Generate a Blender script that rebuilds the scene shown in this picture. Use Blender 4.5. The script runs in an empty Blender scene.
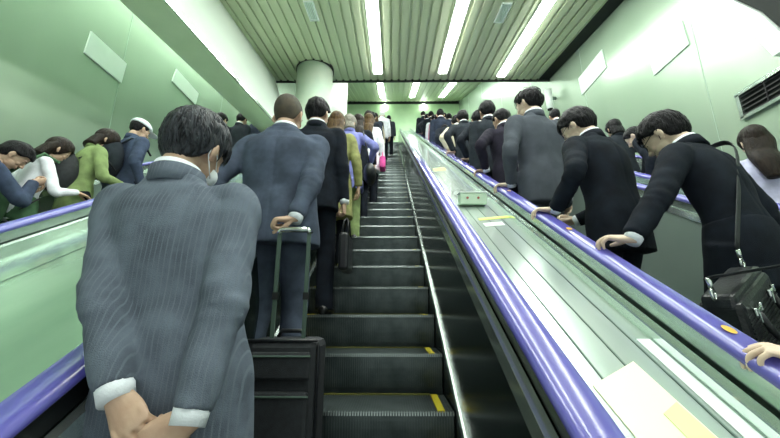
import bpy, math, random
import numpy as np
from mathutils import Vector, Matrix, noise
random.seed(7)
C = bpy.context.scene.collection
PI = math.pi
TAN = math.tan(math.radians(30)); CS = math.cos(math.radians(30)); SN = .5
Z0 = -1.452                      # height of the step nosing line under the camera (y = 0)
RUN, RISE = .351, .351 * TAN
Y0 = 1.754                       # nosing of step 0
def zl(y): return Z0 + y * TAN   # nosing line
def tread(k): return (Y0 + RUN * k + .175, Z0 + (Y0 + RUN * k) * TAN)
YB, YT = -1.6, 16.15             # back and top ends of the escalators

# ------------------------------------------------------------------ materials
def lin(c):
    return tuple(((v / 255) / 12.92 if v / 255 <= .04045 else ((v / 255 + .055) / 1.055) ** 2.4) for v in c) + (1,)
MATS = {}
def mat(name, rgb, rough=.6, metal=0, spec=.5, bump=0, bscale=200, rgb2=None, nscale=8, coat=0, emit=0, stretch=(1, 1, 1), sheen=0, pat=None, alpha=None, stripes=None):
    if name in MATS: return MATS[name]
    m = bpy.data.materials.new(name); m.use_nodes = True; nt = m.node_tree
    b = nt.nodes['Principled BSDF']; L = nt.links.new; N = nt.nodes.new
    b.inputs['Base Color'].default_value = lin(rgb)
    b.inputs['Roughness'].default_value = rough; b.inputs['Metallic'].default_value = metal
    b.inputs['Specular IOR Level'].default_value = spec
    b.inputs['Coat Weight'].default_value = coat; b.inputs['Coat Roughness'].default_value = .12
    b.inputs['Sheen Weight'].default_value = sheen
    if emit:
        b.inputs['Emission Color'].default_value = lin(rgb); b.inputs['Emission Strength'].default_value = emit
    tc = N('ShaderNodeTexCoord'); mp = N('ShaderNodeMapping'); mp.inputs['Scale'].default_value = stretch
    L(tc.outputs['Object'], mp.inputs['Vector'])
    if rgb2:
        n = N('ShaderNodeTexNoise'); n.inputs['Scale'].default_value = nscale; n.inputs['Detail'].default_value = 5
        L(mp.outputs['Vector'], n.inputs['Vector'])
        r = N('ShaderNodeValToRGB'); r.color_ramp.elements[0].color = lin(rgb); r.color_ramp.elements[1].color = lin(rgb2)
        r.color_ramp.elements[0].position = .35; r.color_ramp.elements[1].position = .65
        L(n.outputs['Fac'], r.inputs['Fac']); L(r.outputs['Color'], b.inputs['Base Color'])
        last = r.outputs['Color']
    else: last = None
    if stripes:
        w = N('ShaderNodeTexWave'); w.wave_type = 'BANDS'; w.bands_direction = 'X'
        w.inputs['Scale'].default_value = stripes[0]; w.inputs['Distortion'].default_value = .6; w.inputs['Detail'].default_value = 1
        L(tc.outputs['Object'], w.inputs['Vector'])
        r2 = N('ShaderNodeValToRGB'); r2.color_ramp.elements[0].position = .80; r2.color_ramp.elements[1].position = .97
        L(w.outputs['Fac'], r2.inputs['Fac'])
        mx = N('ShaderNodeMix'); mx.data_type = 'RGBA'
        mx.inputs[7].default_value = lin(stripes[1])
        if last: L(last, mx.inputs[6])
        else: mx.inputs[6].default_value = lin(rgb)
        L(r2.outputs['Color'], mx.inputs[0]); L(mx.outputs[2], b.inputs['Base Color'])
    if bump:
        n2 = N('ShaderNodeTexNoise'); n2.inputs['Scale'].default_value = bscale; n2.inputs['Detail'].default_value = 3
        L(mp.outputs['Vector'], n2.inputs['Vector'])
        bp = N('ShaderNodeBump'); bp.inputs['Strength'].default_value = bump; bp.inputs['Distance'].default_value = .01
        L(n2.outputs['Fac'], bp.inputs['Height']); L(bp.outputs['Normal'], b.inputs['Normal'])
    MATS[name] = m; return m
def cloth(name, rgb, k=1.35, rough=.85, stripes=None, sheen=.0):
    r2 = tuple(min(255, int(v * k)) for v in rgb)
    return mat('cloth_' + name, rgb, rough, rgb2=r2, nscale=14, bump=.35, bscale=420, sheen=sheen, spec=.12, stripes=stripes)

M_steel = mat('brushed_steel', (190, 205, 198), .22, .85, rgb2=(206, 220, 213), nscale=3, stretch=(14, .6, .6))
M_deck = mat('deck_steel', (210, 223, 216), .2, .58, rgb2=(194, 212, 202), nscale=1.6, stretch=(3, .5, .5), bump=.015, bscale=20)
M_deck_green = mat('deck_green', (170, 198, 178), .17, .6, rgb2=(142, 176, 152), nscale=1.4, stretch=(2, .6, .6), bump=.03, bscale=12)
M_trimsteel = mat('polished_trim', (225, 238, 232), .14, .9)
M_seam = mat('seam_dark', (78, 98, 88), .5, .3)
M_dark = mat('dark_panel', (36, 47, 43), .22, .35, rgb2=(28, 38, 35), nscale=2, stretch=(3, .4, .4), coat=.15)
M_black = mat('black_plastic', (16, 19, 20), .45)
M_rubber = mat('handrail_blue', (88, 84, 172), .24, 0, spec=.65, rgb2=(100, 96, 182), nscale=4, coat=.75)
M_step = mat('step_metal', (88, 98, 98), .36, .6, rgb2=(66, 76, 76), nscale=9, bump=.05, bscale=60)
M_step_edge = mat('step_edge', (150, 160, 158), .3, .9)
M_yellow = mat('yellow_line', (206, 190, 30), .6)
M_yelfaded = mat('yellow_faint', (92, 92, 24), .7)
M_wall = mat('wall_metal', (170, 190, 168), .27, .35, rgb2=(158, 182, 158), nscale=.5, stretch=(1, 1.2, .3), bump=.05, bscale=3.5)
M_wall_back = mat('wall_back', (180, 208, 168), .35, .1, rgb2=(170, 200, 160), nscale=2)
M_panel = mat('bulkhead_panel', (230, 238, 230), .3, .05, rgb2=(222, 234, 224), nscale=.6)
M_soffit = mat('bulkhead_soffit', (218, 232, 196), .5, rgb2=(210, 226, 188), nscale=3)
M_ceil = mat('ceiling_slat', (184, 194, 164), .5, 0, rgb2=(174, 185, 154), nscale=1.2, stretch=(6, .3, .3))
M_gap = mat('ceiling_shadow_gap', (18, 26, 22), .8)
M_col = mat('column_paint', (214, 226, 208), .3, .1, rgb2=(196, 218, 200), nscale=2)
M_tube = mat('tube_light', (250, 255, 249), emit=26)
M_tube_far = mat('tube_light_far', (244, 255, 246), emit=24)
M_white = mat('white_paint', (226, 236, 230), .4)
M_pale_rect = mat('pale_rect', (222, 236, 224), .3, rgb2=(208, 228, 212), nscale=2)
M_skin = mat('skin', (198, 168, 144), .5, rgb2=(188, 154, 130), nscale=30, bump=.05, bscale=300)
M_skin_pale = mat('skin_pale', (220, 198, 176), .5, rgb2=(210, 184, 162), nscale=30, bump=.05, bscale=300)
M_lip = mat('lip', (150, 92, 84), .5)
M_eye = mat('eye_dark', (24, 18, 16), .2)
M_hair = mat('hair_black', (14, 14, 16), .42, rgb2=(27, 27, 30), nscale=60, bump=.6, bscale=240, stretch=(1, 1, .25), spec=.12)
M_hair_brown = mat('hair_brown', (58, 42, 27), .4, rgb2=(98, 76, 46), nscale=60, bump=.6, bscale=240, stretch=(1, 1, .2), spec=.15)
M_hair_dkbrown = mat('hair_dark_brown', (24, 19, 16), .4, rgb2=(40, 31, 24), nscale=60, bump=.6, bscale=240, stretch=(1, 1, .2), spec=.15)
M_hair_grey = mat('hair_greying', (20, 21, 24), .42, rgb2=(62, 66, 72), nscale=85, bump=.6, bscale=240, stretch=(1, 1, .12), spec=.2)
M_hair_crop = mat('hair_cropped', (58, 54, 46), .7, rgb2=(88, 78, 62), nscale=16, bump=.8, bscale=500)
M_leather = mat('black_leather', (20, 22, 26), .35, rgb2=(30, 33, 37), nscale=30, bump=.25, bscale=120, spec=.5)
M_nylon = mat('black_nylon', (24, 28, 32), .7, rgb2=(34, 39, 43), nscale=40, bump=.3, bscale=300)
M_chrome = mat('chrome', (225, 230, 228), .15, 1)
M_shoe = mat('shoe_black', (15, 15, 17), .3, spec=.6)
M_shoe_pale = mat('shoe_pale', (190, 196, 130), .5)
M_shirt = mat('shirt_white', (232, 238, 244), .8, bump=.2, bscale=300)
M_mask = mat('mask_white', (236, 240, 242), .8)
M_gold = mat('logo_gold', (222, 172, 60), .5)

# ------------------------------------------------------------------ object helpers
def link(o, parent=None):
    C.objects.link(o)
    if parent is not None: o.parent = parent
    return o
def mesh_obj(name, verts, faces, m, parent=None, smooth=False):
    me = bpy.data.meshes.new(name); me.from_pydata([tuple(v) for v in verts], [], faces)
    me.materials.append(m); me.update()
    if smooth: me.shade_smooth()
    return link(bpy.data.objects.new(name, me), parent)
def fix(o):
    import bmesh
    bm = bmesh.new(); bm.from_mesh(o.data); bmesh.ops.recalc_face_normals(bm, faces=bm.faces[:]); bm.to_mesh(o.data); bm.free()
    return o
def tag(o, label=None, cat=None, group=None, kind=None):
    if label: o['label'] = label
    if cat: o['category'] = cat
    if group: o['group'] = group
    if kind: o['kind'] = kind
    return o
def thing(name, label, cat, loc=(0, 0, 0), rz=0, group=None):
    o = bpy.data.objects.new(name, None); o.location = loc; o.rotation_euler = (0, 0, rz)
    o.empty_display_size = .1
    link(o); return tag(o, label, cat, group)
class G:
    """collects geometry; build() links ONE mesh object"""
    def __init__(s): s.v = []; s.f = []
    def add(s, vs, fs):
        n = len(s.v); s.v += [tuple(v) for v in vs]; s.f += [tuple(i + n for i in f) for f in fs]; return s
    def box(s, c, d, M=None):
        vs = []
        for sx in (-1, 1):
            for sy in (-1, 1):
                for sz in (-1, 1):
                    p = Vector((sx * d[0] / 2, sy * d[1] / 2, sz * d[2] / 2))
                    if M is not None: p = M @ p
                    vs.append((c[0] + p.x, c[1] + p.y, c[2] + p.z))
        return s.add(vs, [(0, 1, 3, 2), (4, 6, 7, 5), (0, 4, 5, 1), (2, 3, 7, 6), (0, 2, 6, 4), (1, 5, 7, 3)])
    def prism(s, prof, a, b, axis=0):
        """closed profile of (p,q) extruded between a and b: axis 0 -> profile in (y,z), 1 -> (x,z)"""
        n = len(prof)
        if axis == 0: vs = [(a, p, q) for p, q in prof] + [(b, p, q) for p, q in prof]
        else: vs = [(p, a, q) for p, q in prof] + [(p, b, q) for p, q in prof]
        fs = [(i, (i + 1) % n, n + (i + 1) % n, n + i) for i in range(n)] + [tuple(range(n))[::-1], tuple(range(n, 2 * n))]
        return s.add(vs, fs)
    def sweep(s, prof, ya, yb, off=0, seg=1):
        """profile (x, dz) swept parallel to the nosing line from ya to yb"""
        n = len(prof); vs = []
        for j in range(seg + 1):
            y = ya + (yb - ya) * j / seg
            vs += [(x, y, zl(y) + off + dz) for x, dz in prof]
        fs = []
        for j in range(seg):
            for i in range(n):
                fs.append((j * n + i, j * n + (i + 1) % n, (j + 1) * n + (i + 1) % n, (j + 1) * n + i))
        fs += [tuple(range(n))[::-1], tuple(range(seg * n, seg * n + n))]
        return s.add(vs, fs)
    def tube(s, pts, r, n=10, flat=1):
        v, f = tube_geo(pts, [r] * len(pts) if not hasattr(r, '__len__') else r, n, flat); return s.add(v, f)
    def ell(s, c, r, M=None, nu=16, nv=10):
        vs = []; fs = []
        for j in range(nv + 1):
            t = PI * j / nv
            for i in range(nu):
                a = 2 * PI * i / nu
                p = Vector((r[0] * math.sin(t) * math.cos(a), r[1] * math.sin(t) * math.sin(a), r[2] * math.cos(t)))
                if M is not None: p = M @ p
                vs.append((c[0] + p.x, c[1] + p.y, c[2] + p.z))
        for j in range(nv):
            for i in range(nu):
                fs.append((j * nu + i, (j + 1) * nu + i, (j + 1) * nu + (i + 1) % nu, j * nu + (i + 1) % nu))
        return s.add(vs, fs)
    def build(s, name, m, parent=None, smooth=False, bevel=0):
        o = fix(mesh_obj(name, s.v, s.f, m, parent, smooth))
        if bevel:
            b = o.modifiers.new('bevel', 'BEVEL'); b.width = bevel; b.segments = 2; b.limit_method = 'ANGLE'
        return o
    def xf(s, M):
        s.v = [tuple(M @ Vector(v)) for v in s.v]; return s
def catmull(P, n):
    """resample a polyline of vectors (any dim) smoothly, n per segment"""
    P = [np.array(p, float) for p in P]; out = []
    for i in range(len(P) - 1):
        p0 = P[max(i - 1, 0)]; p1 = P[i]; p2 = P[i + 1]; p3 = P[min(i + 2, len(P) - 1)]
        for j in range(n):
            t = j / n
            out.append(.5 * ((2 * p1) + (-p0 + p2) * t + (2 * p0 - 5 * p1 + 4 * p2 - p3) * t * t + (-p0 + 3 * p1 - 3 * p2 + p3) * t ** 3))
    out.append(P[-1]); return out
def tube_geo(pts, rad, n=12, flat=1, up=None, rfun=None):
    P = [Vector(p) for p in pts]; vs = []; fs = []
    prev = None
    for i, p in enumerate(P):
        t = (P[min(i + 1, len(P) - 1)] - P[max(i - 1, 0)]).normalized()
        if prev is None:
            a = Vector(up) if up is not None else (Vector((1, 0, 0)) if abs(t.x) < .8 else Vector((0, 0, 1)))
            u = (a - t * a.dot(t)).normalized()
        else: u = (prev - t * prev.dot(t)).normalized()
        prev = u; w = t.cross(u)
        for k in range(n):
            a = 2 * PI * k / n; r = rad[i] * (rfun(i / (len(P) - 1), a) if rfun else 1)
            vs.append(tuple(p + u * (math.cos(a) * r) + w * (math.sin(a) * r * flat)))
    m = len(P)
    for i in range(m - 1):
        for k in range(n):
            fs.append((i * n + k, i * n + (k + 1) % n, (i + 1) * n + (k + 1) % n, (i + 1) * n + k))
    fs += [tuple(range(n))[::-1], tuple(range((m - 1) * n, m * n))]
    return vs, fs
def remesh(g, voxel, smooth=2):
    """union of the closed shapes in g -> (verts, faces)"""
    me = bpy.data.meshes.new('tmp'); me.from_pydata(g.v, [], g.f); me.update()
    o = bpy.data.objects.new('tmp', me); C.objects.link(o); fix(o)
    r = o.modifiers.new('r', 'REMESH'); r.mode = 'VOXEL'; r.voxel_size = voxel
    if smooth:
        sm = o.modifiers.new('s', 'SMOOTH'); sm.factor = .5; sm.iterations = smooth
    dg = bpy.context.evaluated_depsgraph_get(); ev = o.evaluated_get(dg); m2 = ev.to_mesh()
    v = np.empty(len(m2.vertices) * 3); m2.vertices.foreach_get('co', v); v = v.reshape(-1, 3)
    f = [tuple(p.vertices) for p in m2.polygons]
    ev.to_mesh_clear(); bpy.data.objects.remove(o); bpy.data.meshes.remove(me)
    return v, f
def displace(v, f, fn):
    """move along normals by fn(p)"""
    me = bpy.data.meshes.new('t'); me.from_pydata([tuple(x) for x in v], [], f); me.update()
    nn = np.empty(len(v) * 3); me.vertex_normals.foreach_get('vector', nn); nn = nn.reshape(-1, 3)
    bpy.data.meshes.remove(me)
    d = np.array([fn(Vector(p)) for p in v])
    return v + nn * d[:, None]

# ------------------------------------------------------------------ people
def hand_geo(curl=(20, 30, 20), spread=4, thumb=(-.55, .72, -.42), thumb_curl=20):
    """right hand, wrist at origin, fingers along +y, palm facing -z, thumb on -x"""
    g = G()
    P = [(0, -.018, 0, .025, .74), (0, 0, 0, .027, .68), (0.001, .03, -.002, .035, .5), (0, .06, -.002, .041, .36), (0, .085, -.001, .040, .3), (0, .096, -.001, .033, .25)]
    Q = catmull([p for p in P], 4); vs = []; fs = []; n = 16
    for q in Q:
        for k in range(n):
            a = 2 * PI * k / n; vs.append((q[0] + q[3] * math.cos(a), q[1], q[2] + q[3] * q[4] * math.sin(a)))
    for i in range(len(Q) - 1):
        for k in range(n): fs.append((i * n + k, i * n + (k + 1) % n, (i + 1) * n + (k + 1) % n, (i + 1) * n + k))
    fs += [tuple(range(n)), tuple(range((len(Q) - 1) * n, len(Q) * n))]
    g.add(vs, fs)
    for x, y, L, r, sp, dc in ((-.031, .086, .072, .0086, -1.3, 0), (-.0105, .092, .080, .0088, -.4, 3), (.0105, .089, .074, .0083, .5, 6), (.030, .080, .058, .0073, 1.6, 10)):
        p = Vector((x, y - .022, 0)); yaw = math.radians(sp * spread); pit = 0
        pts = [p]; p = Vector((x, y, 0)); pts.append(p.copy())
        for ln, c in zip((.46, .29, .25), curl):
            pit += math.radians(c + dc * .5)
            p = p + Vector((math.sin(yaw) * math.cos(pit), math.cos(yaw) * math.cos(pit), -math.sin(pit))) * (L * ln); pts.append(p.copy())
        rr = [r * 1.02, r * 1.08, r * 1.03, r * .95, r * .72]
        Q = catmull([tuple(a) + (b,) for a, b in zip(pts, rr)], 4)
        g.add(*tube_geo([q[:3] for q in Q], [q[3] for q in Q], 10)); g.ell(Q[-1][:3], (r * .74,) * 3, nu=10, nv=6)
    d = Vector(thumb).normalized(); p = Vector((-.016, .018, -.006)); pts = [p.copy()]
    ax = Vector((0, 1, -.3)).normalized()
    for i, ln in enumerate((.042, .034, .027)):
        p = p + d * ln; pts.append(p.copy()); d = (d + ax * math.radians(thumb_curl) * 1.2).normalized()
    Q = catmull([tuple(a) + (b,) for a, b in zip(pts, (.013, .0118, .0105, .0076))], 4)
    g.add(*tube_geo([q[:3] for q in Q], [q[3] for q in Q], 10)); g.ell(Q[-1][:3], (.0078,) * 3, nu=10, nv=6)
    return remesh(g, .0026, 1)
HC = {}
def hand(kind, side):
    """side +1 right, -1 left"""
    if (kind, side) not in HC:
        if (kind, 1) not in HC:
            HC[(kind, 1)] = {'rail': lambda: hand_geo((34, 38, 22), 5, (-.8, .5, -.3), 10),
                             'relax': lambda: hand_geo((22, 30, 20), 2, (-.35, .8, -.45), 18),
                             'grip': lambda: hand_geo((62, 80, 45), 1, (-.1, .72, -.62), 40),
                             'clasp': lambda: hand_geo((38, 48, 30), 2, (-.5, .8, -.4), 20)}[kind]()
        if side < 0:
            v, f = HC[(kind, 1)]; HC[(kind, -1)] = (v * np.array([-1, 1, 1]), [t[::-1] for t in f])
    return HC[(kind, side)]
def head_geo(female):
    g = G(); k = .94 if female else 1
    g.ell((0, -.008, .034), (.074 * k, .094, .098), nu=24, nv=16)
    g.ell((0, .018, .012), (.067 * k, .074, .075), nu=24, nv=16)
    g.ell((0, .030, -.040), (.055 * k, .056, .060), nu=20, nv=12)
    g.ell((0, .052, -.082), (.028 * k, .030, .020), nu=16, nv=10)      # chin
    g.ell((0, .020, -.070), (.048 * k, .045, .026), nu=16, nv=10)      # jaw
    g.ell((0, .074, .033), (.046, .018, .013), nu=16, nv=8)            # brow
    for s in (-1, 1):
        g.ell((s * .036 * k, .062, -.018), (.018, .018, .016))           # cheek
        g.ell((s * .084 * k, -.008, -.004), (.008, .020, .032), Matrix.Rotation(s * .55, 3, 'Z') @ Matrix.Rotation(-.2, 3, 'X'))
        g.ell((s * .078 * k, -.002, -.03), (.008, .011, .012))
        g.ell((s * .012, .092, -.017), (.008, .011, .007))
    g.add(*tube_geo([(0, .078, .028), (0, .092, .008), (0, .106, -.012), (0, .094, -.022)], [.008, .010, .0115, .007], 10))
    g.ell((0, .085, -.044), (.022, .010, .0055)); g.ell((0, .084, -.053), (.018, .010, .0055))
    g.add(*tube_geo([(0, -.012, -.03), (0, -.024, -.075), (0, -.03, -.10)], [.05 * k, .051 * k, .047 * k], 18))
    v, f = remesh(g, .0042, 2)
    return v, f
HEADS = {}
def hair_shell(style, seed=0, sub=None):
    """closed scalp shell in head coordinates"""
    nu, nv = 120, 72
    R = (.0835, .106, .112); c = (0, -.010, .034)
    th = {'short': .0, 'full': .010, 'crop': -.0045, 'long': .006, 'bob': .008}.get(style, 0)
    vs = []
    def line(y):
        xs = [-.12, -.06, -.028, -.012, .012, .035, .060, .078, .12]
        back = {'crop': -.060, 'short': -.070, 'full': -.080, 'long': -.10, 'bob': -.10}[style]
        zs = [back, back + .004, -.036, .018, .022, .012 if style == 'short' else .03, .058, .078, .085]
        if style in ('long', 'bob'): zs = [back, back, -.09, -.08, -.06, -.03, .035, .075, .085]
        return float(np.interp(y, xs, zs))
    for j in range(nv + 1):
        t = PI * j / nv
        for i in range(nu):
            a = 2 * PI * i / nu
            d = Vector((math.sin(t) * math.cos(a), math.sin(t) * math.sin(a), math.cos(t)))
            # strands flow away from the crown
            q = (d.x * 1.0, d.y * 1.0, d.z)
            s1 = noise.noise(Vector((math.cos(a) * 9 + seed, math.sin(a) * 9, t * 1.1)))
            s2 = noise.noise(Vector((math.cos(a) * 26 + seed, math.sin(a) * 26, t * 2.2)))
            s3 = noise.noise(Vector((d.x * 3 + seed, d.y * 3, d.z * 3)))
            amp = {'crop': .15, 'short': 1, 'full': 1.35, 'long': .7, 'bob': .8}[style]
            e = th + amp * (.0022 * s1 + .0022 * s2 + .004 * s3)
            p = Vector((c[0] + d.x * (R[0] + e), c[1] + d.y * (R[1] + e), c[2] + d.z * (R[2] + e)))
            zh = line(p.y) + .006 * s2 * (0 if style == 'crop' else 1)
            if p.z < zh:
                k = min(1, (zh - p.z) / .012)
                p = Vector((c[0] + (p.x - c[0]) * (1 - .34 * k), c[1] + (p.y - c[1]) * (1 - .34 * k), p.z + (c[2] - p.z) * .1 * k))
            vs.append(p)
    fs = []
    for j in range(nv):
        for i in range(nu):
            fs.append((j * nu + i, (j + 1) * nu + i, (j + 1) * nu + (i + 1) % nu, j * nu + (i + 1) % nu))
    return vs, fs
def locks_geo(g, n, seed, front=True, L=.055):
    """tapered locks lying on the scalp, radiating from the crown"""
    rnd = random.Random(seed); c = Vector((0, -.010, .034)); R = Vector((.086, .109, .116))
    crown = Vector((.012, -.55, .84)).normalized()
    for i in range(n):
        while True:
            d = Vector((rnd.gauss(0, 1), rnd.gauss(0, 1), rnd.gauss(0, 1))).normalized()
            z = c.z + d.z * R.z; y = c.y + d.y * R.y
            if z > float(np.interp(y, [-.12, -.03, 0, .04, .09], [-.045, -.005, .04, .05, .085])): break
        tdir = (d - crown * d.dot(crown)).normalized() if abs(d.dot(crown)) < .99 else Vector((1, 0, 0))
        flow = (tdir - d * tdir.dot(d)).normalized() + Vector((rnd.uniform(-.3, .3), rnd.uniform(-.3, .3), -.15))
        pts = []; dd = d.copy(); L_ = L * rnd.uniform(.6, 1.2)
        for s in range(5):
            e = .000 + (.006 * math.sin(PI * s / 4)) + rnd.uniform(0, .002)
            pts.append((c.x + dd.x * (R.x + e), c.y + dd.y * (R.y + e), c.z + dd.z * (R.z + e)))
            dd = (dd + flow * (L_ / 4 / .1)).normalized()
        r = rnd.uniform(.0022, .0045)
        g.add(*tube_geo(pts, [r * .6, r, r, r * .7, r * .15], 5))
def curtain_geo(style, F, seed=0):
    """long hair hanging from the back of the head; head-local start, hangs along world down given by F (function from head-local to body-local)"""
    pass
def ik(S, W, a, b, hint):
    S = Vector(S); W = Vector(W); d = W - S; L = d.length
    if L > (a + b) * .995: W = S + d * ((a + b) * .995 / L); d = W - S; L = d.length
    x = (a * a - b * b + L * L) / (2 * L); h = math.sqrt(max(a * a - x * x, 0))
    u = d.normalized(); hv = Vector(hint); hv = (hv - u * hv.dot(u)).normalized()
    return S + u * x + hv * h, W
def person(name, label, X, k, dy=0, rz=0, h=1.70, lean=4, head=(15, 0), female=False, top='suit', topmat=None, botmat=None,
           hair='short', hairmat=None, skin=None, R=None, L=None, quality=1, shirt=True, seed=0, locks=0, tail=.75,
           mask=False, glasses=False, headtilt=0, feet=((0, .03), (0, -.02)), shoes=None, cap=None, bulk=1.0, hairlen=.30, group=None, collar_m=None, zoff=None, ret_parts=False, category='person', roll=0):
    """R / L: (wrist target local xyz in metres at real size, hint, hand kind, fingers dir, palm normal)"""
    yk, zk = tread(k); skin = skin or M_skin; hairmat = hairmat or M_hair; botmat = botmat or topmat; shoes = shoes or M_shoe
    if zoff is not None: zk = zoff
    root = thing(name, label, category, (X, yk + dy, zk), rz, group)
    s = h / 1.70; nz = noise.noise; rnd = random.Random(seed)
    # spine: position and pitch by standard height
    zs = np.arange(.40, 1.60, .01); ang = []; pos = []
    y = 0; z = .40
    for q in zs:
        a = math.radians(lean) * (0 if q < .93 else min(1, (q - .93) / .40) ** .8)
        if q > 1.44: a = math.radians(lean * .55 + head[0] * .45)
        ang.append(a); pos.append((y, z)); y += math.sin(a) * .01; z += math.cos(a) * .01
    off = -.06 * math.sin(math.radians(lean)) * 1.2     # hips go back as the trunk leans
    def fr(q, x=0, yy=0):
        i = int(round((q - .40) / .01)); i = max(0, min(len(zs) - 1, i)); a = ang[i]
        yb, zb = pos[i]; o = off
        return Vector((x + roll * max(0, q - .93), yb + o + yy * math.cos(a), zb - yy * math.sin(a)))
    def sect(q, hw, hd, yc=0, ex=2.4, n=28, rf=None):
        out = []
        for j in range(n):
            a = 2 * PI * j / n; cx, sx = math.cos(a), math.sin(a)
            r = 1 if rf is None else rf(a, q)
            out.append(fr(q, math.copysign(abs(cx) ** (2 / ex), cx) * hw * r, yc + math.copysign(abs(sx) ** (2 / ex), sx) * hd * r))
        return out
    def loft(secs, n=28, rf=None, per=3):
        Q = catmull(secs, per); vs = []; fs = []
        for q in Q: vs += sect(q[0], q[1], q[2], q[3], 2.35, n, rf)
        for i in range(len(Q) - 1):
            for j in range(n): fs.append((i * n + j, i * n + (j + 1) % n, (i + 1) * n + (j + 1) % n, (i + 1) * n + j))
        fs += [tuple(range(n))[::-1], tuple(range((len(Q) - 1) * n, len(Q) * n))]
        return vs, fs
    sw = .92 if female else 1.0
    # arms
    arms = {}
    for sd, A in ((1, R), (-1, L)):
        A = A or ((sd * .24, .02, .80), (sd * .4, -1, 0), 'relax', (0, .1, -1), (-sd, 0, 0))
        S = fr(1.355, sd * .170 * sw * (1 + (bulk - 1) * .6), -.004)
        W = Vector(A[0]) / s
        E, W = ik(S, W, .29, .255, A[1])
        arms[sd] = (S, E, W, A)
    # -------- body: head, hands and the covered trunk in ONE mesh
    bg = G()
    bg.add(*loft([(.84, .13, .09, 0), (.93, .145, .10, 0), (1.08, .12, .085, 0), (1.25, .135, .08, 0), (1.34, .10, .06, 0), (1.42, .055, .05, -.01)], 16))
    for sd in (1, -1):
        S, E, W, A = arms[sd]
        inn = fr(1.35, sd * .09, 0)
        bg.add(*tube_geo([inn, S, S.lerp(E, .5), E, E.lerp(W, .5), W], [.03, .032, .032, .03, .029, .023], 10))
    legs = {}
    for sd, ft in ((1, feet[0]), (-1, feet[1])):
        H_ = fr(.90, sd * .085, 0); A_ = Vector((sd * .10 + ft[0], ft[1] + (.0), .085)); Kn, A_ = ik(H_, A_, .42, .415, (0, 1, 0))
        legs[sd] = (H_, Kn, A_)
        bg.add(*tube_geo([H_, H_.lerp(Kn, .5), Kn, Kn.lerp(A_, .4), A_, A_ + Vector((0, .06, -.045))], [.075, .062, .046, .045, .032, .03], 10))
    v, f = remesh(bg, .014, 1)
    V = [tuple(Vector(p) * s) for p in v]; Fc = list(f)
    if female not in HEADS: HEADS[female] = head_geo(female)
    hv, hf = HEADS[female]
    nb = fr(1.43, 0, 0)
    na = math.radians(lean * .5 + head[0] * .5)
    hc = nb + Vector((0, math.sin(na) * .145 + .012, math.cos(na) * .145))
    HM = Matrix.Translation(hc) @ Matrix.Rotation(math.radians(head[1]), 4, 'Z') @ Matrix.Rotation(math.radians(headtilt), 4, 'Y') @ Matrix.Rotation(-math.radians(head[0]), 4, 'X')
    SM = Matrix.Scale(s, 4)
    HS = Matrix.Scale(1.0 if quality > 0 else 1.04, 4)
    def addm(vv, ff, M):
        n = len(V); a = np.asarray(vv); Mn = np.array(M)
        b = a @ Mn[:3, :3].T + Mn[:3, 3]
        V.extend(map(tuple, b)); Fc.extend([tuple(i + n for i in t) for t in ff])
    addm(hv, hf, SM @ HM @ HS)
    nk = .93 if female else 1
    nQ_ = catmull([tuple(fr(1.36)) + (.058,), tuple(fr(1.42, 0, -.012)) + (.055 * nk,), tuple(HM @ Vector((0, -.026, -.085))) + (.050 * nk,), tuple(HM @ Vector((0, -.012, -.03))) + (.045 * nk,)], 4)
    nv_, nf_ = tube_geo([q[:3] for q in nQ_], [q[3] for q in nQ_], 20, 1, (1, 0, 0)); addm(nv_, nf_, SM)
    for sd in (1, -1):
        S, E, W, A = arms[sd]
        fd = Vector(A[3]).normalized(); pn = Vector(A[4]); pn = (pn - fd * pn.dot(fd)).normalized()
        zz = -pn; xx = fd.cross(zz)
        HMx = Matrix(((xx.x, fd.x, zz.x, W.x), (xx.y, fd.y, zz.y, W.y), (xx.z, fd.z, zz.z, W.z), (0, 0, 0, 1)))
        if A[2] != 'none':
            a, b = hand(A[2], sd); addm(a, b, SM @ HMx @ Matrix.Scale(.98 if not female else .92, 4))
    body = mesh_obj('body', V, Fc, skin, root, True)
    HH = SM @ HM @ HS
    # face
    if quality > 0:
        for sd in (-1, 1):
            e = G().ell((sd * .031, .0745, .014), (.0125, .006, .0045)).xf(HH).build('eye', M_eye, root, True)
            b = G().tube([(sd * .014, .089, .030), (sd * .032, .088, .036), (sd * .050, .078, .030)], [.0022, .003, .0016], 6).xf(HH).build('eyebrow', hairmat, root, True)
        G().ell((0, .093, -.048), (.019, .0045, .0042)).xf(HH).build('lips', M_lip, root, True)
    # hair
    hs = {'short': 'short', 'full': 'full', 'crop': 'crop', 'long': 'long', 'bob': 'bob', 'pony': 'short'}[hair]
    hg = G(); vs, fs = hair_shell(hs, seed * 1.7); hg.add(vs, fs)
    if locks: locks_geo(hg, locks, seed)
    hg.xf(HH)
    if hair in ('long', 'bob'):
        # curtain behind the head hanging down over the back
        tp = HM @ Vector((0, -.045, .06)); lowq = .10 if hair == 'bob' else hairlen
        pts = []; rad = []
        p1 = HM @ Vector((0, -.055, -.03)); bk = fr(1.40, 0, -.085)
        p2 = Vector((0, min(p1.y, bk.y + .03), p1.z - .10)); p3 = fr(1.36, 0, -.115)
        P = [tp, p1, p2] + ([fr(1.36, 0, -.112), fr(1.43 - lowq, 0, -.150)] if hair == 'long' else [])
        Rr = [.078, .092, .088] + ([.084, .045] if hair == 'long' else [])
        Q = catmull([tuple(a) + (b,) for a, b in zip(P, Rr)], 7)
        def rf(t, a): return 1 + .05 * nz(Vector((math.cos(a) * 5 + seed, math.sin(a) * 5, t * 2))) + .035 * nz(Vector((math.cos(a) * 15, math.sin(a) * 15 + seed, t * 2)))
        gv, gf = tube_geo([q[:3] for q in Q], [q[3] for q in Q], 60, .62, (1, 0, 0), rf)
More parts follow.
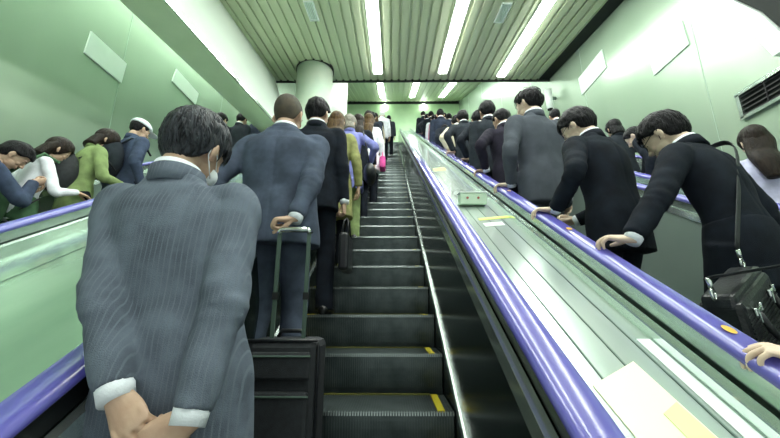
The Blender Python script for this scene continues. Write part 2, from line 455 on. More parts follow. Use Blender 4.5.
        hg.add([tuple(SM @ Vector(p)) for p in gv], gf)
    ho = hg.build('hair', hairmat, root, True)
    if cap:
        cg = G(); n = 28; ring = []
        for j in range(9):
            t = (PI / 2) * (1 - j / 8) 
            ring.append((math.cos(t), math.sin(t)))
        vs = []; fs = []
        for (cr, sz) in ring:
            for i in range(n):
                a = 2 * PI * i / n; vs.append((.096 * cr * math.cos(a), -.008 + .118 * cr * math.sin(a), .052 + .09 * sz))
        for j in range(8):
            for i in range(n): fs.append((j * n + i, (j + 1) * n + i, (j + 1) * n + (i + 1) % n, j * n + (i + 1) % n))
        fs.append(tuple(range(8 * n, 9 * n)))
        cg.add(vs, fs)
        co = cg.xf(HH).build('cap', cap, root, True)
        G().ell((0, .12, .05), (.07, .065, .006)).xf(HH).build('cap_brim', cap, co, True)
    if mask:
        mg = G(); mg.ell((0, .062, -.046), (.057, .044, .044), nu=24, nv=14)
        mo = mg.xf(HH).build('face_mask', M_mask, root, True)
        for sd in (-1, 1):
            G().tube([(sd * .052, .060, -.028), (sd * .074, .02, -.006), (sd * .084, -.016, .012), (sd * .087, -.028, -.004), (sd * .080, -.02, -.030), (sd * .066, .02, -.052), (sd * .050, .055, -.064)], .0019, 6).xf(HH).build('ear_loop', M_mask, mo, True)
    if glasses:
        gg = G()
        for sd in (-1, 1):
            ring = [(sd * .033 + .022 * math.cos(t), .094 - .008 * abs(math.cos(t)) , .012 + .016 * math.sin(t)) for t in np.linspace(0, 2 * PI, 19)]
            gg.tube(ring, .0016, 6); gg.tube([(sd * .056, .088, .018), (sd * .078, .03, .020), (sd * .083, -.014, .014)], .0018, 6)
        gg.tube([(-.012, .098, .016), (0, .101, .018), (.012, .098, .016)], .0016, 6)
        gg.xf(HH).build('glasses', M_black, root, True)
    # -------- clothes
    vox = .0085 if quality > 1 else (.011 if quality == 1 else .016)
    jg = G(); B = bulk
    if top == 'suit':
        secs = [(tail, .192, .128, -.005), (.84, .187, .127, -.005), (.95, .176, .122, -.003), (1.08, .160, .108, 0), (1.20, .172, .114, -.004), (1.30, .180, .114, -.008), (1.365, .172, .094, -.012), (1.41, .122, .074, -.014), (1.447, .082, .066, -.012)]
    elif top == 'coat':
        secs = [(max(.42, tail), .225, .165, 0), (.60, .215, .155, 0), (.80, .200, .140, 0), (.95, .185, .128, 0), (1.07, .158, .110, 0), (1.20, .172, .115, 0), (1.30, .180, .112, -.005), (1.37, .165, .09, -.01), (1.415, .12, .072, -.012), (1.45, .080, .066, -.01)]
    else:
        secs = [(.80, .175, .118, 0), (.90, .178, .122, 0), (1.07, .148, .1, 0), (1.20, .162, .108, 0), (1.30, .170, .105, -.005), (1.37, .155, .082, -.01), (1.415, .115, .068, -.012), (1.44, .076, .062, -.01)]
    if female: secs = [(a, b * .94, c * .95, d) for a, b, c, d in secs]
    secs = [(a, b * B, c * B, d) for a, b, c, d in secs]
    jg.add(*loft(secs, 40, lambda a, q: 1 + (.035 * math.sin(a * 5 + seed) * max(0, (1.0 - q)) * 2)))
    for sd in (1, -1):
        S, E, W, A = arms[sd]
        inn = fr(1.36, sd * .06, -.01); sh = fr(1.372, sd * .135 * sw, -.006)
        We = W + (E - W).normalized() * .012
        rr = (.058, .066, .070, .062, .056, .050, .043, .042)
        if top == 'thin': rr = (.055, .062, .062, .055, .048, .042, .034, .033)
        P = [inn, sh, S, S.lerp(E, .45), E, E.lerp(W, .3), E.lerp(W, .85), We]
        fat = .93 if female else 1.0
        Q = catmull([tuple(a) + (b * fat,) for a, b in zip(P, rr)], 6); nQ = len(Q)
        def rf(t, a, ss=seed + sd): 
            fold = math.exp(-((t - .60) / .16) ** 2) * .055 * math.sin(t * 95 + 1.5 * math.sin(a + ss)) + .03 * math.sin(t * 60 + a * 2 + ss) * (t > .3)
            return 1 + fold * 1.0
        jg.add(*tube_geo([q[:3] for q in Q], [q[3] for q in Q], 22, 1, None, rf))
    jv, jf = remesh(jg, vox, 2)
    if quality > 0:
        def wr(p):
            q = Vector((p.x * 5 + seed, p.y * 5, p.z * 2.6)); d = .0065 * nz(q) + .0045 * nz(Vector((p.x * 14, p.y * 14 + seed, p.z * 8)))
            # drapery lines that run in towards the waist
            d += .0035 * math.sin((p.z * 26 + abs(p.x) * 22 + 3 * nz(q))) * math.exp(-((p.z - 1.02) / .12) ** 2)
            if top == 'suit' and p.y < 0 and abs(p.x) < .012 and p.z < 1.40: d -= .0035 * (1 - abs(p.x) / .012)
            return d
        jv = displace(jv, jf, wr)
    garment = {'suit': 'jacket', 'coat': 'coat', 'thin': 'shirt', 'casual': 'jacket'}[top]
    jo = mesh_obj(garment, jv * s, jf, topmat, root, True)
    # collars
    def ringband(q0, q1, hw, hd, th, yc=-.01, tilt=0):
        g = G(); n = 32; vs = []; 
        for (q, e) in ((q0, 0), (q1, -.002), (q1, -th), (q0, -th)):
            for j in range(n):
                a = 2 * PI * j / n; p = fr(q, (hw + e) * math.cos(a), yc + (hd + e) * math.sin(a)); p.z -= tilt * max(0, math.sin(a)) ; vs.append(p * s)
        fs = []
        for r in range(4):
            for j in range(n): fs.append((r * n + j, r * n + (j + 1) % n, ((r + 1) % 4) * n + (j + 1) % n, ((r + 1) % 4) * n + j))
        return g.add(vs, fs)
    if top == 'suit' or top == 'coat':
        ringband(1.425, 1.468, .083, .078, .012, -.014, .05).build('collar', topmat, jo, True)
    if shirt:
        ringband(1.44, 1.492, .069, .071, .007, -.014, .035).build('shirt_collar', collar_m or M_shirt, root, True)
        if top == 'suit' and quality > 0:
            for sd in (1, -1):
                S, E, W, A = arms[sd]
                u = (W - E).normalized()
                G().tube([(W - u * .03) * s, (W + u * .014) * s], [.037 * s, .0345 * s], 18).build('shirt_cuff', M_shirt, root, True)
    # trousers / skirt
    tg = G()
    tg.add(*loft([(.80, .165, .118, 0), (.88, .172, .122, 0), (.98, .158, .112, 0), (1.03, .145, .10, 0)], 26))
    for sd in (1, -1):
        H_, Kn, A_ = legs[sd]
        Q = catmull([tuple(a) + (b,) for a, b in zip([H_ + Vector((0, 0, .02)), H_.lerp(Kn, .45), Kn, Kn.lerp(A_, .5), A_ + Vector((0, 0, .01)), A_ + Vector((0, .004, -.045))], (.098, .086, .072, .066, .064, .064))], 6)
        tg.add(*tube_geo([q[:3] for q in Q], [q[3] for q in Q], 18, 1, None, lambda t, a, ss=seed: 1 + .04 * math.sin(a * 3 + ss + t * 4) + .03 * math.sin(t * 55 + a) * (t > .55)))
    tv, tf = remesh(tg, vox * 1.15, 2)
    mesh_obj('trousers', tv * s, tf, botmat, root, True)
    for sd in (1, -1):
        A_ = legs[sd][2]; sg = G()
        Q = catmull([(A_.x, A_.y - .065, .03, .028), (A_.x, A_.y - .03, .042, .040), (A_.x, A_.y + .03, .046, .042), (A_.x + sd * .008, A_.y + .10, .034, .046), (A_.x + sd * .01, A_.y + .165, .024, .040), (A_.x + sd * .01, A_.y + .195, .018, .02)], 4)
        vs = []; n = 16; fs = []
        for q in Q:
            for j in range(n):
                a = 2 * PI * j / n; vs.append(Vector((q[0] + q[3] * math.cos(a), q[1], max(.001, q[2] + max(q[2], .02) * 1.0 * math.sin(a)))) * s)
        for i in range(len(Q) - 1):
            for j in range(n): fs.append((i * n + j, i * n + (j + 1) % n, (i + 1) * n + (j + 1) % n, (i + 1) * n + j))
        fs += [tuple(range(n))[::-1], tuple(range((len(Q) - 1) * n, len(Q) * n))]
        sg.add(vs, fs).build('shoe', shoes, root, True)
    root['_s'] = s
    del root['_s']
    person.last = dict(root=root, fr=lambda q, x=0, yy=0: fr(q, x, yy) * s, arms=arms, HH=HH, s=s, loc=Vector((X, yk + dy, zk)), rz=rz)
    return root
def copy_person(src, name, label, X, k, dy=0, rz=0, sc=1, mats=None, group=None, zoff=None):
    yk, zk = tread(k)
    if zoff is not None: zk = zoff
    r = src.copy(); r.name = name; link(r); r.location = (X, yk + dy, zk); r.rotation_euler = (0, 0, rz); r.scale = (sc, sc, sc)
    r['label'] = label
    if group: r['group'] = group
    def rec(a, b):
        for ch in list(a.children):
            c = ch.copy(); link(c, b)
            nm = ch.name.split('.')[0]
            if mats and c.type == 'MESH' and (nm in mats or (nm == 'collar' and ('jacket' in mats or 'coat' in mats))):
                c.material_slots[0].link = 'OBJECT'; c.material_slots[0].material = mats.get(nm) or mats.get('jacket') or mats.get('coat')
            rec(ch, c)
    rec(src, r); return r

# ------------------------------------------------------------------ the setting
def struct(name, g, m, **kw): return tag(g.build(name, m, None, **kw), kind='structure')
XL, XR = -3.32, 3.74
CB, CM = 3.97, .178               # first ceiling: z = CB + CM*y
YC = 7.5
def yz_wall(name, x, sgn, m, th=.12):
    y0, y1 = YB - 1.2, 18.6
    prof = [(y0, zl(y0) - .7), (y1, zl(y1) - .9), (y1, 14.2), (10.0, 10.4), (YC + .2, CB + CM * (YC + .2) + 1.2), (y0, CB + CM * y0 + 1.0)]
    return struct(name, G().prism(prof, x, x + sgn * th), m)
yz_wall('wall_left', XL, -1, M_wall); yz_wall('wall_right', XR, 1, M_wall)
# fluted ceiling over the lower part
def flutes(name, x0, x1, ya, za, yb, zb, pitch=.165):
    g = G(); x = x0; prof = []
    while x < x1 - 1e-6:
        w = min(pitch, x1 - x)
        prof += [(x, 0), (x + w * .70, 0), (x + w * .74, .028), (x + w * .96, .028)]
        x += pitch
    prof += [(x1, 0)]
    n = len(prof)
    vs = [(p, ya, za + q) for p, q in prof] + [(p, yb, zb + q) for p, q in prof] + [(x0, ya, za + .09), (x1, ya, za + .09), (x0, yb, zb + .09), (x1, yb, zb + .09)]
    fs = [(i, i + 1, n + i + 1, n + i) for i in range(n - 1)] + [(2 * n, 2 * n + 1, 2 * n + 3, 2 * n + 2), (0, n, 2 * n + 2, 2 * n), (n - 1, 2 * n + 1, 2 * n + 3, 2 * n - 1)]
    fs += [tuple(list(range(n)) + [2 * n + 1, 2 * n]), tuple(list(range(n, 2 * n)) + [2 * n + 3, 2 * n + 2])]
    g.add(vs, fs); return struct(name, g, M_ceil)
XCL, XCR = -2.80, 3.46
flutes('ceiling', XCL, XCR, YB - 1.2, CB + CM * (YB - 1.2), YC, CB + CM * YC)
g = G(); zc = lambda y: CB + CM * y
g.prism([(YC + .005, zc(YC) - .02), (YC + .06, zc(YC) - .02), (YC + .06, zc(YC) + .35), (YC + .005, zc(YC) + .35)], XCL, XR)
g.prism([(YB - 1.2, zc(YB - 1.2) + .095), (YC, zc(YC) + .095), (YC, zc(YC) + .2), (YB - 1.2, zc(YB - 1.2) + .2)], XL, XR)
struct('trim_1', g, M_gap)
# upper ceiling, beyond and above the first edge
g = G(); g.prism([(YC + .07, zc(YC) + .36), (12.6, 10.3), (12.6, 10.45), (YC + .07, zc(YC) + .55)], XL, XR); struct('ceiling_upper', g, M_ceil)
YD, ZD, YE = 12.6, 8.95, 18.1
ZE = 11.42
flutes('ceiling_far', XL, XR, YD, ZD, YE, ZE, .24)
g = G(); g.prism([(YD - .06, ZD - .03), (YD, ZD - .03), (YD, ZD + 1.5), (YD - .06, ZD + 1.5)], XL, XR); struct('trim_2', g, M_gap)
zt = zl(YT)
g = G(); g.box(((XL + XR) / 2, YE + .06, (zt + ZE) / 2), (XR - XL, .12, ZE - zt + .4)); struct('wall_back', g, M_wall_back)
g = G(); g.box(((XL + XR) / 2, (YT + YE) / 2 + .35, zt - .1), (XR - XL, YE - YT + .7 + .4, .2)); struct('floor', g, M_step)
g = G(); g.prism([(YB - 1.2, zl(YB - 1.2) - .75), (YT, zl(YT) - .75), (YT, zl(YT) - .65), (YB - 1.2, zl(YB - 1.2) - .65)], XL, XR); struct('floor_light_block', g, M_black)  # unseen black slab under the steps, added to block world light
g = G(); g.prism([(YE - .03, ZE - .16), (YE, ZE - .16), (YE, ZE + .02), (YE - .03, ZE + .02)], XL, XR); struct('trim_3', g, M_gap)
# slanting overhead beam that comes down onto the left divider
bz = lambda y: 2.27 + .148 * y
ye0, ye1, ye2 = YB - 1.2, 6.62, 7.42
g = G(); A = [(-2.0, ye0, bz(ye0)), (-2.37, ye0, bz(ye0)), (-2.92, ye0, zc(ye0) + .09), (XCL, ye0, zc(ye0) + .09)]
B = [(-2.0, ye1, bz(ye1)), (-2.37, ye1, bz(ye1)), (-2.92, ye2, zc(ye2) + .09), (XCL, ye2, zc(ye2) + .09)]
g.add(A + B, [(0, 1, 2, 3), (7, 6, 5, 4), (0, 4, 5, 1), (1, 5, 6, 2), (2, 6, 7, 3), (3, 7, 4, 0)])
struct('wall_bulkhead', g, M_panel)
g = G(); g.prism([(ye0, bz(ye0) - .03), (ye1, bz(ye1) - .03), (ye1, bz(ye1) - .002), (ye0, bz(ye0) - .002)], -2.38, -1.99); struct('trim_4', g, M_soffit)
g = G(); g.prism([(ye0, bz(ye0) - .034), (ye1, bz(ye1) - .034), (ye1, bz(ye1) + .004), (ye0, bz(ye0) + .004)], -1.989, -1.975); struct('trim_5', g, M_trimsteel)
# dark shadow gap beside the ceiling on the right
g = G(); g.prism([(ye0, zc(ye0) + .02), (YC, zc(YC) + .02), (YC, zc(YC) + .1), (ye0, zc(ye0) + .1)], XCR + .005, XR - .005); struct('trim_6', g, M_gap)
# steep white edge and dark opening high on the right wall
def wallstrip(name, pts, m, th=.05, out=.0):
    g = G(); n = len(pts); vs = [(XR - out, y, z) for y, z in pts] + [(XR - out - th, y, z) for y, z in pts]
    g.add(vs, [(i, (i + 1) % n, n + (i + 1) % n, n + i) for i in range(n)] + [tuple(range(n)), tuple(range(n, 2 * n))])
    return struct(name, g, m)
wallstrip('trim_7', [(3.85,4.55),(3.52,3.59),(3.18,2.88),(3.02,2.38),(2.86,2.38),(2.88,2.48),(3.03,2.9),(3.29,3.36),(3.70,4.52)], M_white, .06)
wallstrip('window_1', [(3.69,4.52),(3.28,3.36),(3.02,2.9),(2.87,2.48),(2.85,2.38),(2.66,2.38),(2.68,2.5),(2.82,3.0),(3.0,3.4),(3.40,4.48)], M_gap, .03)
# seams between the wall panels
g = G()
for sx, xx in ((1, XL), (-1, XR)):
    for y in np.arange(-1, 18, 2.4):
        zt_ = min(CB + CM * y + .1, 11) if y < YC else 10.0 + (y - YC) * .2
        g.box((xx + sx * .001, y, (zl(y) + zt_) / 2), (.004, .008, max(.2, zt_ - zl(y))))
struct('trim_8', g, mat('wall_joint', (160, 182, 164), .4, .2))
def wall_rect(name, label, x, sgn, quad, m, group):  # thin pale slab set just off the wall
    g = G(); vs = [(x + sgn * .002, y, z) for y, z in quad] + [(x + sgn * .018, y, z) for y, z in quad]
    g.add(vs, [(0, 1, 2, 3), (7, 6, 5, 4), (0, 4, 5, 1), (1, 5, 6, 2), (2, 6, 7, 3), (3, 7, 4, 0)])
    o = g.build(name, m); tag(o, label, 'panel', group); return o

# ------------------------------------------------------------------ lamps
def tube_lamp(name, label, x, ya, yb, zf, m, w=.17, group=None, cm=CM):
    r = thing(name, label, 'lamp', (x, ya, zf(ya)), 0, group)
    g = G(); d = lambda y: zf(y) - zf(ya)
    g.prism([(0, -.055), (yb - ya, d(yb) - .055), (yb - ya, d(yb) + .02), (0, .02)], -w / 2, w / 2)
    g.build('diffuser', m, r)
    g = G()
    for sx in (-1, 1): g.prism([(0, -.03), (yb - ya, d(yb) - .03), (yb - ya, d(yb) + .03), (0, .03)], sx * (w / 2 + .003), sx * (w / 2 + .02))
    for yy in (-.015, yb - ya + .001): g.prism([(yy, d(ya + yy) - .036), (yy + .014, d(ya + yy) - .036), (yy + .014, d(ya + yy) + .03), (yy, d(ya + yy) + .03)], -w / 2 - .02, w / 2 + .02)
    g.build('frame', M_white, r); return r
tube_lamp('ceiling_tube_light', 'long bright tube light on slatted ceiling, nearest the round column', -.33, YB, 7.08, zc, M_tube, group='long tube lights on the slatted ceiling')
tube_lamp('ceiling_tube_light', 'long bright tube light on slatted ceiling, middle of the three long ones', 1.13, YB, 7.08, zc, M_tube, group='long tube lights on the slatted ceiling')
tube_lamp('ceiling_tube_light', 'long bright tube light on slatted ceiling, nearest the right wall', 2.50, YB, 7.25, zc, M_tube, group='long tube lights on the slatted ceiling')
tube_lamp('ceiling_tube_light', 'long tube light high beside the left wall, hidden behind the slanting beam', -3.12, YB, 7.0, zc, M_tube, .14, group='tube lights of the hidden upper ceiling')
zf2 = lambda y: ZD + (ZE - ZD) / (YE - YD) * (y - YD)
for x, w in ((-.52, 'on the left'), (1.0, 'in the middle'), (2.52, 'on the right')):
    tube_lamp('ceiling_tube_light', 'short bright light of the far ceiling ' + w, x, 13.1, 16.5, zf2, M_tube_far, .24, 'short lights of the far upper ceiling')
for x, w in ((-.45, 'left one, above the white-dressed person'), (1.75, 'right one, above the far crowd')):  # glowing globes stand in for downlight reflections on the back wall
    r = thing('reflection_globe', 'small glowing globe standing in for a reflection at top of back wall, ' + w, 'lamp', (x, YE - .01, ZE - .36), 0, 'reflection globes on the back wall')
    G().ell((0, -.10, 0), (.12, .10, .12)).build('globe', M_tube_far, r, True)
    G().tube([(0, 0, 0), (0, -.05, 0)], .06, 14).build('base', M_white, r)
for (x, y), w in (((-1.35, 4.97), 'left of the tube lights'), ((1.86, 5.05), 'between the middle and right tube lights')):
    r = thing('ceiling_grille', 'small pale ceiling air grille ' + w, 'grille', (x, y, zc(y)), 0, 'air grilles in the slatted ceiling')
    M = Matrix.Rotation(math.atan(CM), 3, 'X')
    g = G()
    for c, d in (((-.075, 0, -.012), (.015, .5, .03)), ((.075, 0, -.012), (.015, .5, .03)), ((0, -.245, -.012), (.165, .015, .03)), ((0, .245, -.012), (.165, .015, .03))):
        c = M @ Vector(c); g.box(c, d, M)
    g.build('frame', M_white, r)
    g = G()
    for i in range(5):
        c = M @ Vector((-.055 + i * .0275, 0, -.008)); g.box(c, (.017, .48, .012), M)
    g.build('louvre', mat('grille_glass', (214, 232, 222), .4), r)

yu0 = YC + .07; zu = lambda y: zc(YC) + .36 + (10.3 - zc(YC) - .36) / (12.6 - yu0) * (y - yu0)
for x, w in ((-.33, 'left'), (2.50, 'right')):  # added lamps out of view, put in to light the far crowd
    tube_lamp('ceiling_tube_light', 'sloping tube light added unseen above the edge of the slatted ceiling, ' + w + ' one', x, 8.3, 12.2, zu, M_tube, group='tube lights of the hidden upper ceiling', cm=.75)

# column on the left divider
cx, cy, cr = -1.72, 6.95, .39
r = thing('round_column', 'thick round pale green column rising to the slatted ceiling', 'column', (cx, cy, zl(cy) + .2))
base = zl(cy) + .2
G().tube([(0, 0, 0), (0, 0, zc(cy) - base - .06)], cr, 56).build('shaft', M_col, r, True)
G().tube([(0, 0, zc(cy) - base - .075), (0, 0, zc(cy) - base - .002)], cr + .02, 56).build('collar', M_gap, r, True)
# pale panel standing behind the column
g = G(); g.add([(-1.75, 8.3, zl(8.3) + .4), (-1.5, 10.6, zl(10.6) + .4), (-1.5, 10.6, 8.7), (-1.75, 8.3, 7.0), (-1.83, 8.3, zl(8.3) + .4), (-1.58, 10.6, zl(10.6) + .4), (-1.58, 10.6, 8.7), (-1.83, 8.3, 7.0)],
                [(0, 1, 2, 3), (7, 6, 5, 4), (0, 4, 5, 1), (1, 5, 6, 2), (2, 6, 7, 3), (3, 7, 4, 0)])
struct('wall_partition', g, M_panel)

# ------------------------------------------------------------------ wall things
# louvred vent on the right wall
r = thing('wall_vent', 'long dark louvred vent with pale metal frame on right wall', 'vent', (XR, 2.6, 1.97))
g = G(); y0, y1, z0, z1 = -.75, .86, -.0, .27
for c, d in (((-.02, (y0 + y1) / 2, z0), (.04, y1 - y0 + .05, .035)), ((-.02, (y0 + y1) / 2, z1), (.04, y1 - y0 + .05, .035)), ((-.02, y0, (z0 + z1) / 2), (.04, .035, z1 - z0)), ((-.02, y1, (z0 + z1) / 2), (.04, .035, z1 - z0))): g.box(c, d)
g.build('frame', M_trimsteel, r)
G().box((-.004, (y0 + y1) / 2, (z0 + z1) / 2), (.006, y1 - y0, z1 - z0)).build('backing', M_gap, r)
g = G()
for i in range(5): g.box((-.018, (y0 + y1) / 2, z0 + .035 + i * .05), (.003, y1 - y0, .03), Matrix.Rotation(.6, 3, 'Y'))
for i in range(5): g.box((-.02, y0 + (i + 1) * (y1 - y0) / 6, (z0 + z1) / 2), (.012, .01, z1 - z0))
g.build('louvre', M_black, r)
# cylinder speaker
r = thing('wall_speaker', 'white cylinder speaker on bracket high on right wall by the ceiling end', 'speaker', (XR - .02, 7.3, 4.62))
G().tube([(-.16, 0, -.22), (-.16, 0, .26)], .075, 24).build('housing', M_white, r, True)
G().tube([(-.16, 0, -.235), (-.16, 0, -.219)], .06, 24).build('grille', M_gap, r, True)
G().box((-.05, 0, .05), (.1, .05, .05)).build('bracket', M_seam, r)
wall_rect('wall_rect', 'pale thin rectangle on the left wall, the nearer and larger one', XL, 1, [(3.30, 2.97), (3.84, 2.97), (3.82, 2.68), (3.28, 2.68)], M_pale_rect, 'pale thin rectangles on the left wall')
wall_rect('wall_rect', 'pale thin rectangle on the left wall, close under the green beam', XL, 1, [(4.75, 3.58), (5.40, 3.58), (5.36, 3.33), (4.70, 3.33)], M_pale_rect, 'pale thin rectangles on the left wall')
wall_rect('wall_rect', 'pale thin rectangle on the right wall, nearer the ceiling speaker', XR, -1, [(5.50, 4.5), (6.34, 4.5), (6.30, 4.1), (5.46, 4.1)], M_pale_rect, 'pale thin rectangles on the right wall')
wall_rect('wall_rect', 'pale thin rectangle on the right wall, above the man with the briefcase', XR, -1, [(3.90, 3.62), (4.53, 3.62), (4.50, 3.24), (3.88, 3.24)], M_pale_rect, 'pale thin rectangles on the right wall')

# ------------------------------------------------------------------ escalators
def step_meshes(w):
    """shared meshes of one step: body, nosing comb, yellow edge lines"""
    a = G(); R_ = RISE
    prof = [(0, 0), (RUN - .004, 0), (RUN - .004, -.05), (.05, -.09), (.035, -R_ - .06), (.012, -R_ - .06)]
    # curved riser
    rp = [(.012 + .022 * (1 - math.cos(t * PI / 2)), -R_ * 1.0 * t - .004) for t in np.linspace(0, 1, 7)]
    prof = [(.0, 0), (RUN - .004, 0), (RUN - .004, -.05), (.09, -.07), (.075, -R_ - .05)] + [(y, z) for y, z in reversed(rp)]
    a.prism(prof, -w / 2, w / 2)
    # grooved top and face: fine ribs
    rb = G(); n = int(w / .012)
    for i in range(n):
        x = -w / 2 + .006 + i * w / n
        rb.prism([(-.004, .004), (RUN - .02, .004), (RUN - .02, .0), (0, -.012), (-.004, -.012)], x, x + .005)
    cm_ = G()
    for i in range(n): 
        x = -w / 2 + .006 + i * w / n
        cm_.prism([(-.009, -.012), (-.005, .005), (.006, .005), (.006, -.012)], x, x + .006)
        for t in range(5):
            y, z = rp[t]; y2, z2 = rp[t + 1]
            rb.add([(x, y - .004, z), (x + .005, y - .004, z), (x + .005, y2 - .004, z2), (x, y2 - .004, z2), (x, y + .003, z), (x + .005, y + .003, z), (x + .005, y2 + .003, z2), (x, y2 + .003, z2)],
                   [(0, 1, 2, 3), (0, 3, 7, 4), (1, 5, 6, 2)])
    yl = G(); yl.box((w / 2 - .055, RUN / 2 - .01, .003), (.034, RUN - .03, .008)); y2 = G(); y2.box((-w / 2 + .055, RUN / 2 - .01, .003), (.034, RUN - .03, .008))
    bk = G(); bk.box((0, RUN - .016, .004), (w - .15, .014, .008))
    out = []
    for g, m, nm in ((a, M_step, 'step'), (rb, M_step, 'tread_ribs'), (cm_, M_step_edge, 'step_nosing'), (yl, M_yellow, 'yellow_edge_line'), (y2, M_yellow, 'yellow_edge_line'), (bk, M_yelfaded, 'yellow_back_line')):
        o = g.build(nm, m); me = o.data; bpy.data.objects.remove(o); out.append((nm, me))
    return out
def oval(xc, zc_, rx, rz, n=20): return [(xc + rx * math.copysign(abs(math.cos(a)) ** .8, math.cos(a)), zc_ + rz * math.copysign(abs(math.sin(a)) ** .8, math.sin(a))) for a in np.linspace(0, 2 * PI, n, endpoint=False)]
RH = .815
M_balu = mat('balustrade_steel', (172, 190, 182), .3, .5, rgb2=(156, 178, 168), nscale=2, stretch=(3, .4, .4))
def escalator(name, label, xl, xr, rl, rr, kmin=-8, bal=None, guide=None):
    """xl/xr skirts, rl/rr handrail centres"""
    r = thing(name, label, 'escalator', (0, 0, 0), 0, 'escalators going up side by side')
    w = xr - xl - .012; ms = step_meshes(w)
    for k in range(kmin, 41):
        p = None
        for nm, me in ms:
            o = bpy.data.objects.new(nm, me); link(o, p or r)
            if p is None: o.location = ((xl + xr) / 2, Y0 + RUN * k, zl(Y0 + RUN * k)); p = o
    for x, s, rx in ((xl, -1, rl), (xr, 1, rr)):
        G().sweep([(x, -.22), (x + s * .02, -.22), (x + s * .02, .085), (x, .085)], YB, YT).build('skirt_panel', M_dark, r)
        G().sweep([(x - s * .012, .086), (x + s * .02, .086), (x + s * .02, .104), (x - s * .006, .104)], YB, YT).build('skirt_trim', M_trimsteel, r)
        xi = rx - s * .055
        G().sweep([(x + s * .004, .105), (x + s * .03, .105), (xi + s * .012, RH - .12), (xi - s * .012, RH - .12)], YB, YT).build('balustrade_panel', bal or M_dark, r)
        G().sweep([(xi - s * .016, RH - .119), (xi + s * .02, RH - .119), (xi + s * .02, RH - .075), (xi - s * .008, RH - .075)], YB, YT).build('balustrade_trim', M_trimsteel, r)
        G().sweep([(rx - s * .030, RH - .074), (rx + s * .030, RH - .074), (rx + s * .026, RH - .02), (rx - s * .026, RH - .02)], YB, YT).build('handrail_guide', guide or M_black, r)
        G().sweep(oval(rx, RH, .046, .022), YB, YT).build('handrail', M_rubber, r, True)
    return r
escalator('escalator', 'up escalator in the centre with nearly empty dark steps on its right half', -.65, .275, -.737, .365)
escalator('escalator', 'up escalator packed with dark-suited men, just right of the centre one', .955, 1.92, .865, 2.02, bal=M_balu, guide=M_steel)
escalator('escalator', 'up escalator along the right wall, beyond the suited crowd', 2.51, 3.41, 2.42, 3.50, bal=M_balu, guide=M_steel)
escalator('escalator', 'up escalator along the left wall with backpack wearers on it', -3.02, -2.14, -3.12, -2.05, bal=M_balu, guide=M_steel)

def divider(name, label, x0, x1, m, seams, dz=.70, edge=True):
    r = thing(name, label, 'divider', (0, 0, 0), 0, 'metal dividers between the escalators')
    G().sweep([(x0 + .07, dz), (x1 - .07, dz), (x1 - .07, dz - .03), (x0 + .07, dz - .03)], YB, YT).build('deck_panel', m, r)
    for x in (x0 + .045, x1 - .085):
        G().sweep([(x, dz - .03), (x + .04, dz - .03), (x + .04, dz + .035), (x, dz + .035)], YB, YT).build('edge_trim', M_trimsteel, r)
    for x in seams: G().sweep([(x - .0025, dz + .0003), (x + .0025, dz + .0003), (x + .0025, dz + .003), (x - .0025, dz + .003)], YB, YT).build('seam_strip', M_seam, r)
    for x in (x0 + .045, x1 - .050): G().sweep([(x, dz - .04), (x + .005, dz - .04), (x + .005, -.3), (x, -.3)], YB, YT).build('side_panel', M_steel, r)
    return r
divider('escalator_divider', 'shiny white metal divider between centre and suited-crowd escalators', .365, .865, M_deck, (.54, .63, .72))
divider('escalator_divider', 'narrow metal divider between the suited crowd and the right wall escalator', 2.02, 2.42, M_deck, (2.22,))
divider('escalator_divider', 'wide green-tinted metal divider left of the centre escalator', -2.05, -.737, M_deck_green, (-1.62,))
divider('escalator_divider', 'narrow metal ledge between left escalator and left wall', XL + .02, -3.12, M_deck_green, ())

# things on the right-hand divider
def deckz(y, dz=.70): return zl(y) + dz
RX = Matrix.Rotation(math.radians(30), 3, 'X')
y = 2.62
r = thing('intercom_box', 'pale green box with two small buttons on the shiny divider', 'box', (.60, y, deckz(y) + .006))
g = G(); g.box((0, 0, .045), (.20, .11, .085)); g.build('housing', mat('box_green', (190, 214, 190), .5), r, bevel=.008)
for x in (-.045, .035):
    g = G(); g.tube([(x, -.056, .05), (x, -.062, .05)], .009, 14); g.build('button', mat('button_red', (160, 84, 70), .5), r)
g = G(); g.box((0, 0, .092), (.21, .12, .008)); g.build('lid', M_white, r, bevel=.003)
r.rotation_euler = (math.radians(8), 0, 0)
def sheet(name, label, pts, m, cat='sticker', th=.003, dz=.70):
    g = G(); n = len(pts); vs = [(x, y, zl(y) + dz + .001) for x, y in pts] + [(x, y, zl(y) + dz + .001 + th) for x, y in pts]
    g.add(vs, [tuple(range(n)), tuple(range(n, 2 * n))] + [(i, (i + 1) % n, n + (i + 1) % n, n + i) for i in range(n)])
    o = g.build(name, m); tag(o, label, cat); return o
M_yg = mat('sticker_yellowgreen', (206, 222, 110), .5)
sheet('sticker', 'yellow-green sticker stripe on the shiny divider just below the box', [(.565, 2.28), (.80, 2.34), (.80, 2.38), (.565, 2.32)], M_yg)
sheet('sticker', 'small white patch standing in for a bright reflection on the shiny divider beside the yellow-green stripe', [(.57, 2.16), (.70, 2.19), (.70, 2.25), (.57, 2.22)], M_white)  # white sheet colours in a blurred bright reflection on the deck, no real sticker
sheet('sticker', 'faint yellow-green sticker on the divider high up past the box', [(.52, 4.2), (.68, 4.3), (.68, 4.5), (.52, 4.4)], M_yg)
p = sheet('deck_sheet', 'large pale sheet with yellow-green patch lying on the shiny divider in the foreground', [(.53, .55), (.50, .98), (.66, 1.06), (.70, .62)], mat('sheet_cream', (238, 242, 206), .35), 'flat_sheet')  # thin cream slab with a yellow-green patch, flush on the deck
o = sheet('sheet_patch', None, [(.62, .76), (.61, .90), (.665, .93), (.68, .79)], mat('sheet_tint', (226, 238, 164), .4), None, .002, .7035); o.parent = p
if 'label' in o: del o['label']
